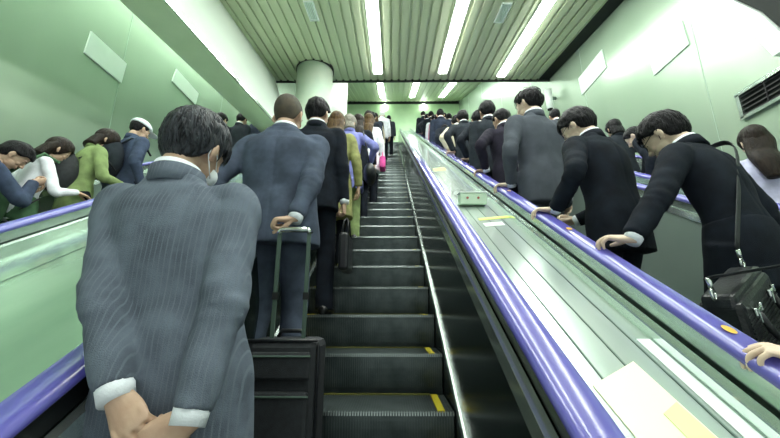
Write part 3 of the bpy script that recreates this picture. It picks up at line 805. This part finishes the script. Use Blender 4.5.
sheet('sticker', 'long narrow white strip on the divider under the foreground hand', [(.735, .72), (.735, 1.15), (.775, 1.15), (.775, .72)], M_white)
# gold marks on the handrails
for (x, y, w) in ((.865, 1.73, 'between two hands of the suited men'), (.865, .975, 'close to the hand in the bottom right corner'), (.865, 2.55, 'beside the grey-suited man')):
    g = G(); M = RX; g.ell((0, 0, 0), (.013, .020, .0016), M, nu=14, nv=6)
    o = g.build('handrail_mark', M_gold); o.location = (x, y, zl(y) + RH + .0265); tag(o, 'small gold mark on the blue handrail ' + w, 'mark', 'gold marks on the blue handrail')

# ------------------------------------------------------------------ the crowd
def loc(X, k, dy, rz, w):
    y, z = tread(k); v = Vector((w[0] - X, w[1] - y - dy, w[2] - z)); v.rotate(Matrix.Rotation(-rz, 3, 'Z')); return tuple(v)
def on_rail(X, k, dy, rz, y, rail=.865, hint=(-.6, -.6, -.5)):
    d = Vector((-.80, .52, .18)); n = Vector((-.30, .42, -.85)); M = Matrix.Rotation(-rz, 3, 'Z')
    return (loc(X, k, dy, rz, (rail + .055, y - .03, zl(y - .03) + RH + .052)), hint, 'rail', tuple(M @ d), tuple(M @ n))
phone = ((.05, .28, 1.16), (.6, -.5, -1), 'grip', (-.45, .85, .3), (-.7, -.3, .5))
holdR = ((.10, .27, 1.02), (.7, -.5, -1), 'relax', (-.6, .8, .1), (-.5, .1, -.6))
C_grey = cloth('grey_pinstripe', (84, 92, 103), 1.25, stripes=(26, (104, 113, 124)))
C_slate = cloth('slate', (66, 74, 88), 1.25); C_navy = cloth('navy', (36, 42, 54), 1.3)
C_black = cloth('black', (23, 27, 34), 1.3); C_char = cloth('charcoal', (36, 40, 46), 1.3)
C_mid = cloth('mid_grey', (74, 79, 87), 1.1); C_olive = cloth('olive', (126, 128, 84), 1.25); C_green = cloth('soft_green', (120, 138, 92), 1.2)
C_white = cloth('white', (222, 226, 232), 1.1); C_blue = cloth('periwinkle', (120, 124, 180), 1.2); C_beige = cloth('beige', (186, 180, 158), 1.15)
C_lav = cloth('lavender_grey', (176, 176, 200), 1.15); C_bluegrey = cloth('blue_grey', (56, 66, 84), 1.25); C_pink = cloth('pink', (206, 84, 150), 1.2)
C_dgreen = cloth('bottle_green', (70, 100, 74), 1.2)
PG = 'commuters riding the centre escalator'; RG = 'commuters on the crowded escalator right of centre'; WG = 'commuters on the escalator along the right wall'; LG = 'commuters on the escalator along the left wall'

# --- centre escalator
X, k, dy = -.53, -3, .09
person('person', 'man in grey pinstriped suit, hands clasped behind his back, face mask strap round his ear', X, k, dy, 0, 1.66, 9, (20, -12), quality=2,
       top='suit', topmat=C_grey, hair='full', hairmat=M_hair_grey, locks=420, seed=1, mask=True, roll=-.20, bulk=1.0, headtilt=4,
       R=((.125, -.185, .81), (.9, -.3, .1), 'clasp', (-.82, -.1, -.55), (-.2, .95, 0)), L=((.005, -.205, .785), (-.9, -.3, .1), 'clasp', (.70, -.25, -.66), (-.1, .95, 0)), feet=((0, .02), (0, 0)), group=PG)
# white paper held in his hands
y, z = tread(k)
g = G(); g.box((0, 0, 0), (.10, .003, .15), Matrix.Rotation(.35, 3, 'Y'))
o = g.build('folded_paper', M_shirt); o.location = (X - .03, y + dy - .27, z + .70); tag(o, 'white folded paper held behind the back of the pinstriped man', 'paper')

X2, k2, dy2 = -.60, 0, -.11
person('person', 'man in slate suit with cropped greying hair, pulling a black suitcase behind him', X2, k2, dy2, 0, 1.64, 5, (8, -12), quality=2,
       top='suit', topmat=C_slate, hair='crop', hairmat=M_hair_crop, seed=2, bulk=1.22, tail=.78,
       R=((.15, -.25, .80), (.9, -.3, 0), 'grip', (-.85, -.3, -.12), (0, .25, -.9)), L=((-.26, -.07, .84), (-.7, -.7, 0), 'relax', (.1, 0, -1), (1, 0, 0)), group=PG)
# suitcase
sy, sz = tread(-1)
r = thing('suitcase', 'black soft wheeled suitcase with raised telescopic handle behind the slate-suited man', 'suitcase', (-.435, sy, sz))
g = G(); g.box((0, 0, .285), (.285, .20, .49)); g.build('shell', M_nylon, r, bevel=.03)
g = G(); g.box((0, -.112, .21), (.235, .035, .27)); pk = g.build('front_pocket', M_nylon, r, bevel=.014)
G().tube([(-.12, -.132, .33), (.12, -.132, .33)], .004, 8).build('zip', M_seam, pk)
g = G(); g.box((0, -.108, .435), (.235, .024, .10)); pk = g.build('top_pocket', M_nylon, r, bevel=.01)
G().tube([(-.12, -.122, .47), (.12, -.122, .47)], .004, 8).build('zip', M_seam, pk)
for z_ in (.10, .485): 
    ring = [(.144 * a, b, z_ if False else z_) for a, b in ((-1, -.10), (-1, .10), (1, .10), (1, -.10), (-1, -.10))]
G().tube([(-.144, -.094, .075), (-.144, -.094, .50), (-.14, -.094, .526), (.14, -.094, .526), (.144, -.094, .50), (.144, -.094, .075)], .006, 8).build('piping', M_leather, r, True)
for sx in (-1, 1):
    G().box((sx * .065, -.02, .745), (.016, .010, .47)).build('handle_rod', M_chrome if False else M_seam, r)
    G().box((sx * .065, -.02, .70), (.022, .016, .03)).build('rod_lock', M_black, r)
    g = G(); M = Matrix.Rotation(PI / 2, 3, 'Y'); 
    g.tube([(sx * .12 - .014, .05, .028), (sx * .12 + .014, .05, .028)], .028, 20); g.build('wheel', M_black, r, True)
    G().box((sx * .12, -.06, .02), (.03, .03, .04)).build('foot', M_black, r)
hgp = G(); hgp.tube([(-.07, -.02, .97), (-.06, -.02, .988), (.06, -.02, .988), (.07, -.02, .97)], .013, 12); hgp.build('pull_handle', M_chrome, r, True)
hg_ = G(); hg_.tube([(-.06, .05, .53), (-.045, .05, .555), (.045, .05, .555), (.06, .05, .53)], .009, 8); hg_.build('carry_handle', M_leather, r, True)
G().box((-.06, -.133, .12), (.13, .006, .035)).build('luggage_tag', M_white, r)

X, k = -.615, 2
person('person', 'dark-suited man with thick black hair, ahead of the slate-suited man', X, k, 0, 0, 1.72, 3, (8, -20), top='suit', topmat=C_black, hair='full', seed=3, bulk=1.05, group=PG,
       R=((.25, .0, .80), (.5, -1, 0), 'grip', (0, .15, -1), (-1, 0, 0)), feet=((.02, .02), (0, -.04)))
y, z = tread(k)
r = thing('briefcase', 'slim black bag hanging from the right hand of the dark-suited man', 'bag', (X + .265, y + .03, z + .24))
g = G(); g.box((0, 0, .20), (.07, .32, .27)); g.build('bag_body', M_leather, r, bevel=.02)
for sx in (-.025, .025): G().tube([(sx, -.07, .33), (sx * .6, -.05, .44), (0, 0, .475), (sx * .6, .05, .44), (sx, .07, .33)], .006, 8).build('handle', M_leather, r, True)

person('person', 'woman with long brown hair in an olive coat and pale shoes', -.575, 4, 0, 0, 1.62, 4, (14, -10), female=True, top='coat', topmat=C_olive, botmat=C_black, tail=.50, hair='long', hairmat=M_hair_brown, seed=4, shirt=False, shoes=M_shoe_pale, group=PG, hairlen=.28)
X, k = -.54, 6
person('person', 'woman in periwinkle top and pale coat carrying a black shoulder bag', X, k, 0, 0, 1.60, 6, (16, -25), female=True, top='coat', topmat=C_blue, botmat=C_green, tail=.74, hair='bob', hairmat=mat('hair_ash', (92, 88, 76), .45, rgb2=(134, 130, 116), nscale=60, bump=.5, bscale=240), seed=5, shirt=False, group=PG,
       R=((.26, .10, .98), (.6, -.8, 0), 'relax', (0, .7, -.6), (-1, 0, 0)))
y, z = tread(k)
r = thing('shoulder_bag', 'black rounded shoulder bag at the right hip of the woman in periwinkle', 'bag', (X + .27, y - .04, z + .68))
g = G(); g.ell((0, 0, .10), (.075, .17, .13), nu=24, nv=14); g.build('bag_body', M_leather, r, True)
G().tube([(0, -.10, .18), (-.04, -.06, .42), (-.09, .0, .66), (-.04, .06, .42), (0, .10, .18)], .009, 8).build('strap', M_leather, r, True)
person('person', 'dark-haired woman in a black coat, partly hidden behind the woman in periwinkle', -.50, 8, 0, 0, 1.60, 5, (12, -10), female=True, top='coat', topmat=C_black, tail=.55, hair='long', hairmat=M_hair_dkbrown, seed=6, shirt=False, quality=0, group=PG)
coatw = person('person', 'brown-haired woman in a white coat with a pink bag at her side', -.40, 10, 0, 0, 1.62, 5, (12, 0), female=True, top='coat', topmat=C_white, botmat=C_black, tail=.60, hair='long', hairmat=M_hair_brown, seed=7, shirt=False, quality=0, group=PG)
y, z = tread(10)
r = thing('handbag', 'small bright pink bag hanging beside the white coat', 'bag', (-.40 + .24, y - .12, z + .55))
g = G(); g.box((0, 0, .11), (.09, .22, .20)); g.build('bag_body', C_pink, r, bevel=.03)
G().tube([(0, -.06, .2), (0, -.03, .29), (0, .03, .29), (0, .06, .2)], .006, 8).build('handle', C_pink, r, True)
# far prototypes
farman = person('person', 'man in dark suit high on the centre escalator behind the white coat', -.46, 12, 0, 0, 1.70, 6, (14, 0), top='suit', topmat=C_black, seed=8, quality=0, group=PG)
copy_person(farman, 'person', 'person dressed all in bright white on top, high up the centre escalator', -.34, 24, 0, 0, 1.05, {'jacket': C_white, 'hair': M_white, 'trousers': C_black}, PG)
copy_person(farman, 'person', 'person in dark clothes just right of the bright white one, high up', -.14, 28, 0, 0, .96, {'jacket': C_char}, PG)
copy_person(coatw, 'person', 'distant woman in grey-blue coat in the centre queue, next above the white coat', -.46, 14, 0, 0, .98, {'coat': C_bluegrey, 'hair': M_hair_dkbrown}, PG)
copy_person(farman, 'person', 'distant dark-suited man in the centre queue, two steps above the grey-blue coat', -.48, 16, 0, 0, 1.0, {'jacket': C_navy}, PG)
copy_person(coatw, 'person', 'distant woman in beige coat in the centre queue, below the bright white person', -.46, 19, 0, 0, .98, {'coat': C_beige, 'hair': M_hair_brown}, PG)
copy_person(farman, 'person', 'distant man in charcoal just below the bright white person in the centre queue', -.50, 21, 0, 0, 1.0, {'jacket': C_char}, PG)
copy_person(farman, 'person', 'distant man in black at the very top of the centre queue', -.46, 31, 0, 0, 1.0, None, PG)

# --- crowded escalator, right of centre
X, k, dy, rz = 1.46, -1, -.05, .36
person('person', 'man in black suit and glasses leaning forward, briefcase strap over his shoulder', X, k, dy, rz, 1.66, 24, (34, 8), quality=2, top='suit', topmat=C_black, hair='full', bulk=.88, locks=160, seed=11, glasses=True, group=RG, skin=M_skin_pale,
       L=on_rail(X, k, dy, rz, 1.44), R=((.24, .10, .84), (.6, -.8, 0), 'relax', (0, .3, -1), (-1, 0, 0)), tail=.74)
P = person.last
def w_of(P, v): 
    v = Vector(v); v.rotate(Matrix.Rotation(P['rz'], 3, 'Z')); return P['loc'] + v
# briefcase hanging behind his right hip on a long strap
bc = Vector((1.215, 1.28, -.17))
r = thing('briefcase', 'large black ribbed leather briefcase with silver clasps hanging on a shoulder strap', 'bag', bc, .25)
r.rotation_euler = (0, math.radians(-20), .55); r.scale = (.88, .88, .88)
g = G(); g.prism([(-.21, 0), (.21, 0), (.195, .30), (-.195, .30)], -.065, .065, 1); g.build('bag_body', M_leather, r, bevel=.022)
g = G()
for i in range(14): g.box((0, -.067, .02 + i * .017), (.37, .004, .006))
g.build('ribbing', M_leather, r)
g = G(); g.prism([(-.20, .27), (.20, .27), (.185, .325), (-.185, .325)], -.05, .05, 1); g.build('top_flap', M_leather, r, bevel=.015)
for sy_ in (-.072, .072):
    G().tube([(-.10, sy_, .235), (-.10, sy_ * 1.25, .17), (-.05, sy_ * 1.4, .10), (.05, sy_ * 1.4, .10), (.10, sy_ * 1.25, .17), (.10, sy_, .235)], .011, 10).build('handle', M_leather, r, True)
for sx in (-.10, .10):
    g = G(); g.box((sx, -.073, .245), (.055, .012, .016)); g.box((sx, -.073, .225), (.026, .014, .05)); g.tube([(sx - .03, -.074, .232), (sx - .03, -.074, .26)], .007, 8); g.tube([(sx + .03, -.074, .232), (sx + .03, -.074, .26)], .007, 8)
    g.build('clasp', M_chrome, r, bevel=.003)
for sx in (-.20, .185):
    g = G(); g.tube([(sx + .016 * math.cos(t), 0, .335 + .022 * math.sin(t)) for t in np.linspace(0, 2 * PI, 13)], .0045, 8); g.tube([(sx, 0, .35), (sx, 0, .395)], .008, 8)
    g.build('strap_hook', M_chrome, r, True)
bpy.context.view_layer.update()
Mi = (Matrix.Translation(bc) @ r.rotation_euler.to_matrix().to_4x4() @ Matrix.Scale(.88, 4)).inverted()
F = P['fr']
sh = w_of(P, F(1.43, .12, -.01)); sh.z += .02
P1 = [Mi.inverted() @ Vector((.185, 0, .395)), w_of(P, F(1.37, .13, -.112)), sh,
      w_of(P, F(1.36, .12, .125)), w_of(P, F(1.20, .14, .165)), w_of(P, F(1.0, .25, .10)), w_of(P, F(.90, .27, -.08)), w_of(P, F(.86, .10, -.24)), Mi.inverted() @ Vector((-.20, 0, .395))]
loc_ = [tuple(Mi @ Vector(p)) for p in catmull([tuple(p) for p in P1], 8)]
v, f = tube_geo(loc_, [.019] * len(loc_), 10, .2, (1, 0, 0)); G().add(v, f).build('shoulder_strap', M_nylon, r, True)

X, k, dy, rz = 1.235, 0, .04, .42
person('person', 'black-suited man with glasses looking down, between grey-suited man and briefcase man', X, k, dy, rz, 1.70, 15, (30, 12), quality=2, top='suit', topmat=C_black, hair='full', locks=120, seed=12, glasses=True, group=RG, skin=M_skin_pale, bulk=1.0,
       L=on_rail(X, k, dy, rz, 2.0), R=((.08, .30, 1.0), (.7, -.5, -1), 'grip', (-.6, .8, .2), (-.6, -.2, -.5)), tail=.74)
X, k, dy, rz = 1.15, 2, .0, .25
person('person', 'tall man in mid-grey suit standing upright, hand on the blue handrail', X, k, dy, rz, 1.82, 5, (12, 22), quality=1, top='suit', topmat=C_mid, hair='short', locks=80, seed=13, group=RG, skin=M_skin_pale, L=on_rail(X, k, dy, rz, 2.68), tail=.74)
X, k, rz = 1.15, 4, .1
person('person', 'dark-suited man with cropped dark hair, head bowed, ahead of the tall grey-suited man', X, k, 0, rz, 1.68, 8, (24, 20), top='suit', topmat=cloth('plum_black', (34, 32, 42), 1.3), hair='short', seed=14, group=RG, L=on_rail(X, k, 0, rz, 3.35))
person('person', 'man in charcoal suit standing straight, second ahead of the tall grey-suited man', 1.19, 6, 0, .05, 1.76, 4, (10, 8), top='suit', topmat=C_char, hair='full', seed=15, group=RG, quality=0)
railman = person('person', 'man in dark suit resting his hand on the handrail, far side of the intercom box', 1.12, 9, 0, .05, 1.70, 12, (18, 0), top='suit', topmat=C_char, hair='full', seed=16, group=RG, quality=0, L=on_rail(1.12, 9, 0, .05, tread(9)[0] - .05))
bent = person('person', 'person in dark coat bending far forward over the steps, broad back showing', 1.17, 14, 0, .1, 1.66, 48, (50, 0), top='suit', topmat=C_black, hair='short', seed=17, group=RG, quality=0, bulk=1.12)
D = [(1.62, 5, 'in navy in the right-hand lane, behind the charcoal-suited man', C_navy, 1.0, 0), (1.18, 7, 'in black, head level, just ahead of the charcoal-suited man', C_black, .99, 1), (1.66, 8, 'in slate in the right-hand lane behind the handrail-holding man', C_slate, .98, 0),
     (1.15, 11, 'in pale beige jacket ahead of the handrail-holding man', C_beige, .95, 1), (1.64, 12, 'in black in the right-hand lane beside the bending one', C_black, 1.0, 0), (1.12, 16, 'in navy just above the bending person', C_navy, 1.04, 1),
     (1.55, 15, 'in grey in the right-hand lane above the bending person', C_mid, 1.0, 0), (1.15, 18, 'in pink-grey, second above the bending person', cloth('rose', (170, 120, 136), 1.2), .97, 1), (1.5, 19, 'in dark blue-grey, far up the right-hand lane', C_bluegrey, .98, 0),
     (1.15, 20, 'in white shirt far up the crowded escalator', C_white, .96, 1), (1.15, 22, 'in black far up the crowded escalator, above the white shirt', C_black, 1.03, 1), (1.6, 23, 'in charcoal near the top of the right-hand lane', C_char, 1.0, 0),
     (1.15, 25, 'in brown-black near the top of the crowded escalator', C_char, 1.0, 1), (1.12, 28, 'in black, the topmost figure of the crowded escalator left lane', C_black, 1.06, 1), (1.7, 28, 'in dark grey at the top of the right-hand lane', C_navy, 1.02, 0)]
for (x, k, t, m, sc_, kind) in D:
    copy_person(railman if (kind and k % 2 == 1) else farman, 'person', 'distant person ' + t, x, k, 0, random.uniform(-.05, .12), sc_, {'jacket': m, 'trousers': C_black}, RG)
# hand coming in at the bottom right corner
X, k, dy, rz = 1.40, -3, .02, 0
person('person', 'person in pale sleeve at the picture corner, hand gripping the blue handrail', X, k, dy, rz, 1.62, 3, (8, 0), female=True, quality=1, top='thin', topmat=C_white, botmat=C_black, hair='long', seed=19, shirt=False, skin=M_skin_pale, group=RG,
       L=on_rail(X, k, dy, rz, .87))

# --- escalator along the right wall
X, k, rz = 2.63, 1, -.5
person('person', 'young woman in lavender-grey cardigan with long dark hair, hand on far handrail', X, k, .13, rz, 1.54, 3, (12, 10), female=True, quality=1, top='thin', topmat=C_lav, botmat=C_bluegrey, hair='long', hairmat=M_hair_dkbrown, seed=21, shirt=False, group=WG, skin=M_skin_pale, L=on_rail(X, k, .13, rz, 2.45, 2.42), hairlen=.22)
y, z = tread(k)
r = thing('tote_bag', 'soft blue-grey bag hanging on the back of the lavender-grey woman', 'bag', (X + .14, y - .08, z + .62))
g = G(); g.ell((0, 0, .22), (.15, .07, .20), nu=24, nv=14); g.build('bag_body', C_bluegrey, r, True)
for s in (-.05, .05): G().tube([(s * 1.6, -.02, .36), (s, .08, .56), (s * .8, .16, .69), (s, .22, .60)], .008, 8).build('strap', C_bluegrey, r, True)
person('person', 'man in black suit stooping far forward on the escalator by the right wall', 2.72, 4, 0, .30, 1.66, 42, (40, 15), top='suit', topmat=C_black, hair='short', seed=22, group=WG, quality=1, skin=M_skin_pale)
person('person', 'woman with black hair and dark coat ahead of the stooping man', 2.76, 6, 0, 0, 1.52, 8, (16, 0), female=True, top='coat', topmat=C_char, hair='bob', seed=23, shirt=False, group=WG, quality=0)
for (x, k, t, m, sc_) in ((2.78, 8, 'in black on the right wall escalator, head seen behind the glasses-wearing men', C_black, .93), (2.74, 10, 'in charcoal on the right wall escalator, seen beside the tall grey-suited man', C_char, 1.0),
                           (2.76, 14, 'in navy far up the right wall escalator', C_navy, .98), (2.74, 18, 'in black farthest up the right wall escalator', C_black, 1.0)):
    copy_person(farman, 'person', 'distant person ' + t, x, k, 0, 0, sc_, {'jacket': m}, WG)

# --- escalator along the left wall
X, k, rz = -2.84, 1, -.5
person('person', 'man in blue-grey jacket looking down at a phone, at the far left', X, k, 0, rz, 1.46, 20, (44, -10), top='suit', topmat=C_bluegrey, botmat=C_black, hair='full', seed=31, group=LG, quality=1, shirt=False,
       R=phone, L=((-.06, .26, 1.10), (-.6, -.5, -1), 'relax', (.4, .85, .2), (.5, .1, .6)))
P = person.last; q = w_of(P, Vector((0.03, .34, 1.16)) * P['s'])
g = G(); g.box((0, 0, 0), (.065, .008, .13), Matrix.Rotation(-.7, 3, 'X')); o = g.build('phone', M_black, None, bevel=.003); o.location = q; o.rotation_euler = (0, 0, rz); tag(o, 'dark phone held by the man in blue-grey jacket', 'phone')
X, k, rz = -2.84, 2, -.5
person('person', 'woman in white-sleeved top with dark brown hair, beside the blue-grey jacket man', X, k, 0, rz, 1.44, 16, (34, 0), female=True, top='thin', topmat=C_white, botmat=C_dgreen, hair='bob', hairmat=M_hair_dkbrown, seed=32, shirt=False, group=LG, quality=1,
       R=((.10, .28, .98), (.7, -.5, -1), 'relax', (0, 1, -.2), (-.2, 0, -1)))
P = person.last; q = w_of(P, Vector((.02, -.22, .66)) * P['s'])
r = thing('backpack', 'large green cloth bag slung on the back of the white-sleeved woman', 'bag', q, rz)
g = G(); g.ell((0, 0, .24), (.19, .10, .26), nu=28, nv=18); g.build('bag_body', C_dgreen, r, True)
g = G(); g.tube([(0, -.098, .25), (0, -.106, .25)], .05, 24); g.build('round_patch', cloth('patch', (62, 82, 84), 1.1), r)
for s in (-1, 1): G().tube([(s * .10, .03, .44), (s * .11, .13, .58), (s * .11, .20, .66), (s * .11, .30, .62)], .012, 8).build('strap', C_dgreen, r, True)
def backpack(label, m, q, rz, w=.16, h=.25):
    r = thing('backpack', label, 'backpack', q, rz)
    g = G(); g.ell((0, 0, h), (w, .12, h), nu=28, nv=18); g.v = [(x, y, z if z > .03 else .03) for x, y, z in g.v]; g.build('main_bag', m, r, True)
    g = G(); g.ell((0, -.085, h * .70), (w * .75, .065, h * .48), nu=22, nv=14); g.build('front_pocket', m, r, True)
    for s in (-1, 1): G().tube([(s * .08, .06, h * 1.75), (s * .10, .12, h * 2.08), (s * .12, .22, h * 2.12), (s * .13, .32, h * 1.6)], .016, 8, .5).build('strap', m, r, True)
    G().tube([(-.03, .04, h * 1.93), (0, .03, h * 2.06), (.03, .04, h * 1.93)], .008, 8).build('grab_loop', m, r, True)
    return r
X, k, rz = -2.76, 3, -.5
person('person', 'woman in soft green jacket with brown hair wearing a black backpack', X, k, 0, rz, 1.50, 15, (34, -10), female=True, top='coat', topmat=C_green, botmat=C_black, tail=.70, hair='bob', hairmat=M_hair_dkbrown, seed=33, shirt=False, group=LG, quality=1,
       R=((.14, .27, .95), (.7, -.5, -1), 'relax', (0, 1, -.4), (-.2, 0, -1)))
P = person.last; backpack('round black backpack on the woman in the soft green jacket', M_nylon, w_of(P, Vector((0, -.15, .86)) * P['s']), rz, .14, .20)
X, k, rz = -2.66, 4, -.35
person('person', 'person in white cap and blue-grey jacket wearing a dark backpack', X, k, 0, rz, 1.56, 6, (20, -5), top='suit', topmat=C_bluegrey, botmat=C_black, hair='short', seed=34, shirt=False, group=LG, quality=1, cap=M_shirt)
P = person.last; backpack('bulky dark backpack on the person in the white cap', C_char, w_of(P, Vector((0, -.20, .86)) * P['s']), rz, .16, .235)
for (x, k, t, m) in ((-2.74, 9, 'in black on the left wall escalator, under the green beam', C_black), (-2.74, 11, 'in charcoal on the left wall escalator, next above the black one', C_char), (-2.76, 13, 'in navy on the left wall escalator, mostly behind the column', C_navy)):
    copy_person(farman, 'person', 'distant person ' + t, x, k, 0, -.3, .97, {'jacket': m}, LG)

# ------------------------------------------------------------------ light, camera
w = bpy.data.worlds.new('World'); bpy.context.scene.world = w; w.use_nodes = True
w.node_tree.nodes['Background'].inputs['Color'].default_value = lin((214, 224, 218)); w.node_tree.nodes['Background'].inputs['Strength'].default_value = 1.0
cd = bpy.data.cameras.new('camera'); cam = link(bpy.data.objects.new('camera', cd))
cd.sensor_width = 36; cd.lens = 360 / 780 * 36; cd.clip_start = .02
cam.location = (0, 0, 0); cam.rotation_euler = (math.radians(90 + 14.2), 0, math.radians(.46))
sc = bpy.context.scene; sc.camera = cam
sc.view_settings.view_transform = 'Standard'; sc.view_settings.look = 'None'; sc.view_settings.gamma = 1; sc.view_settings.exposure = .35
try: sc.cycles.use_denoising = True
except Exception: pass
sc.cycles.max_bounces = 6; sc.cycles.sample_clamp_indirect = 6
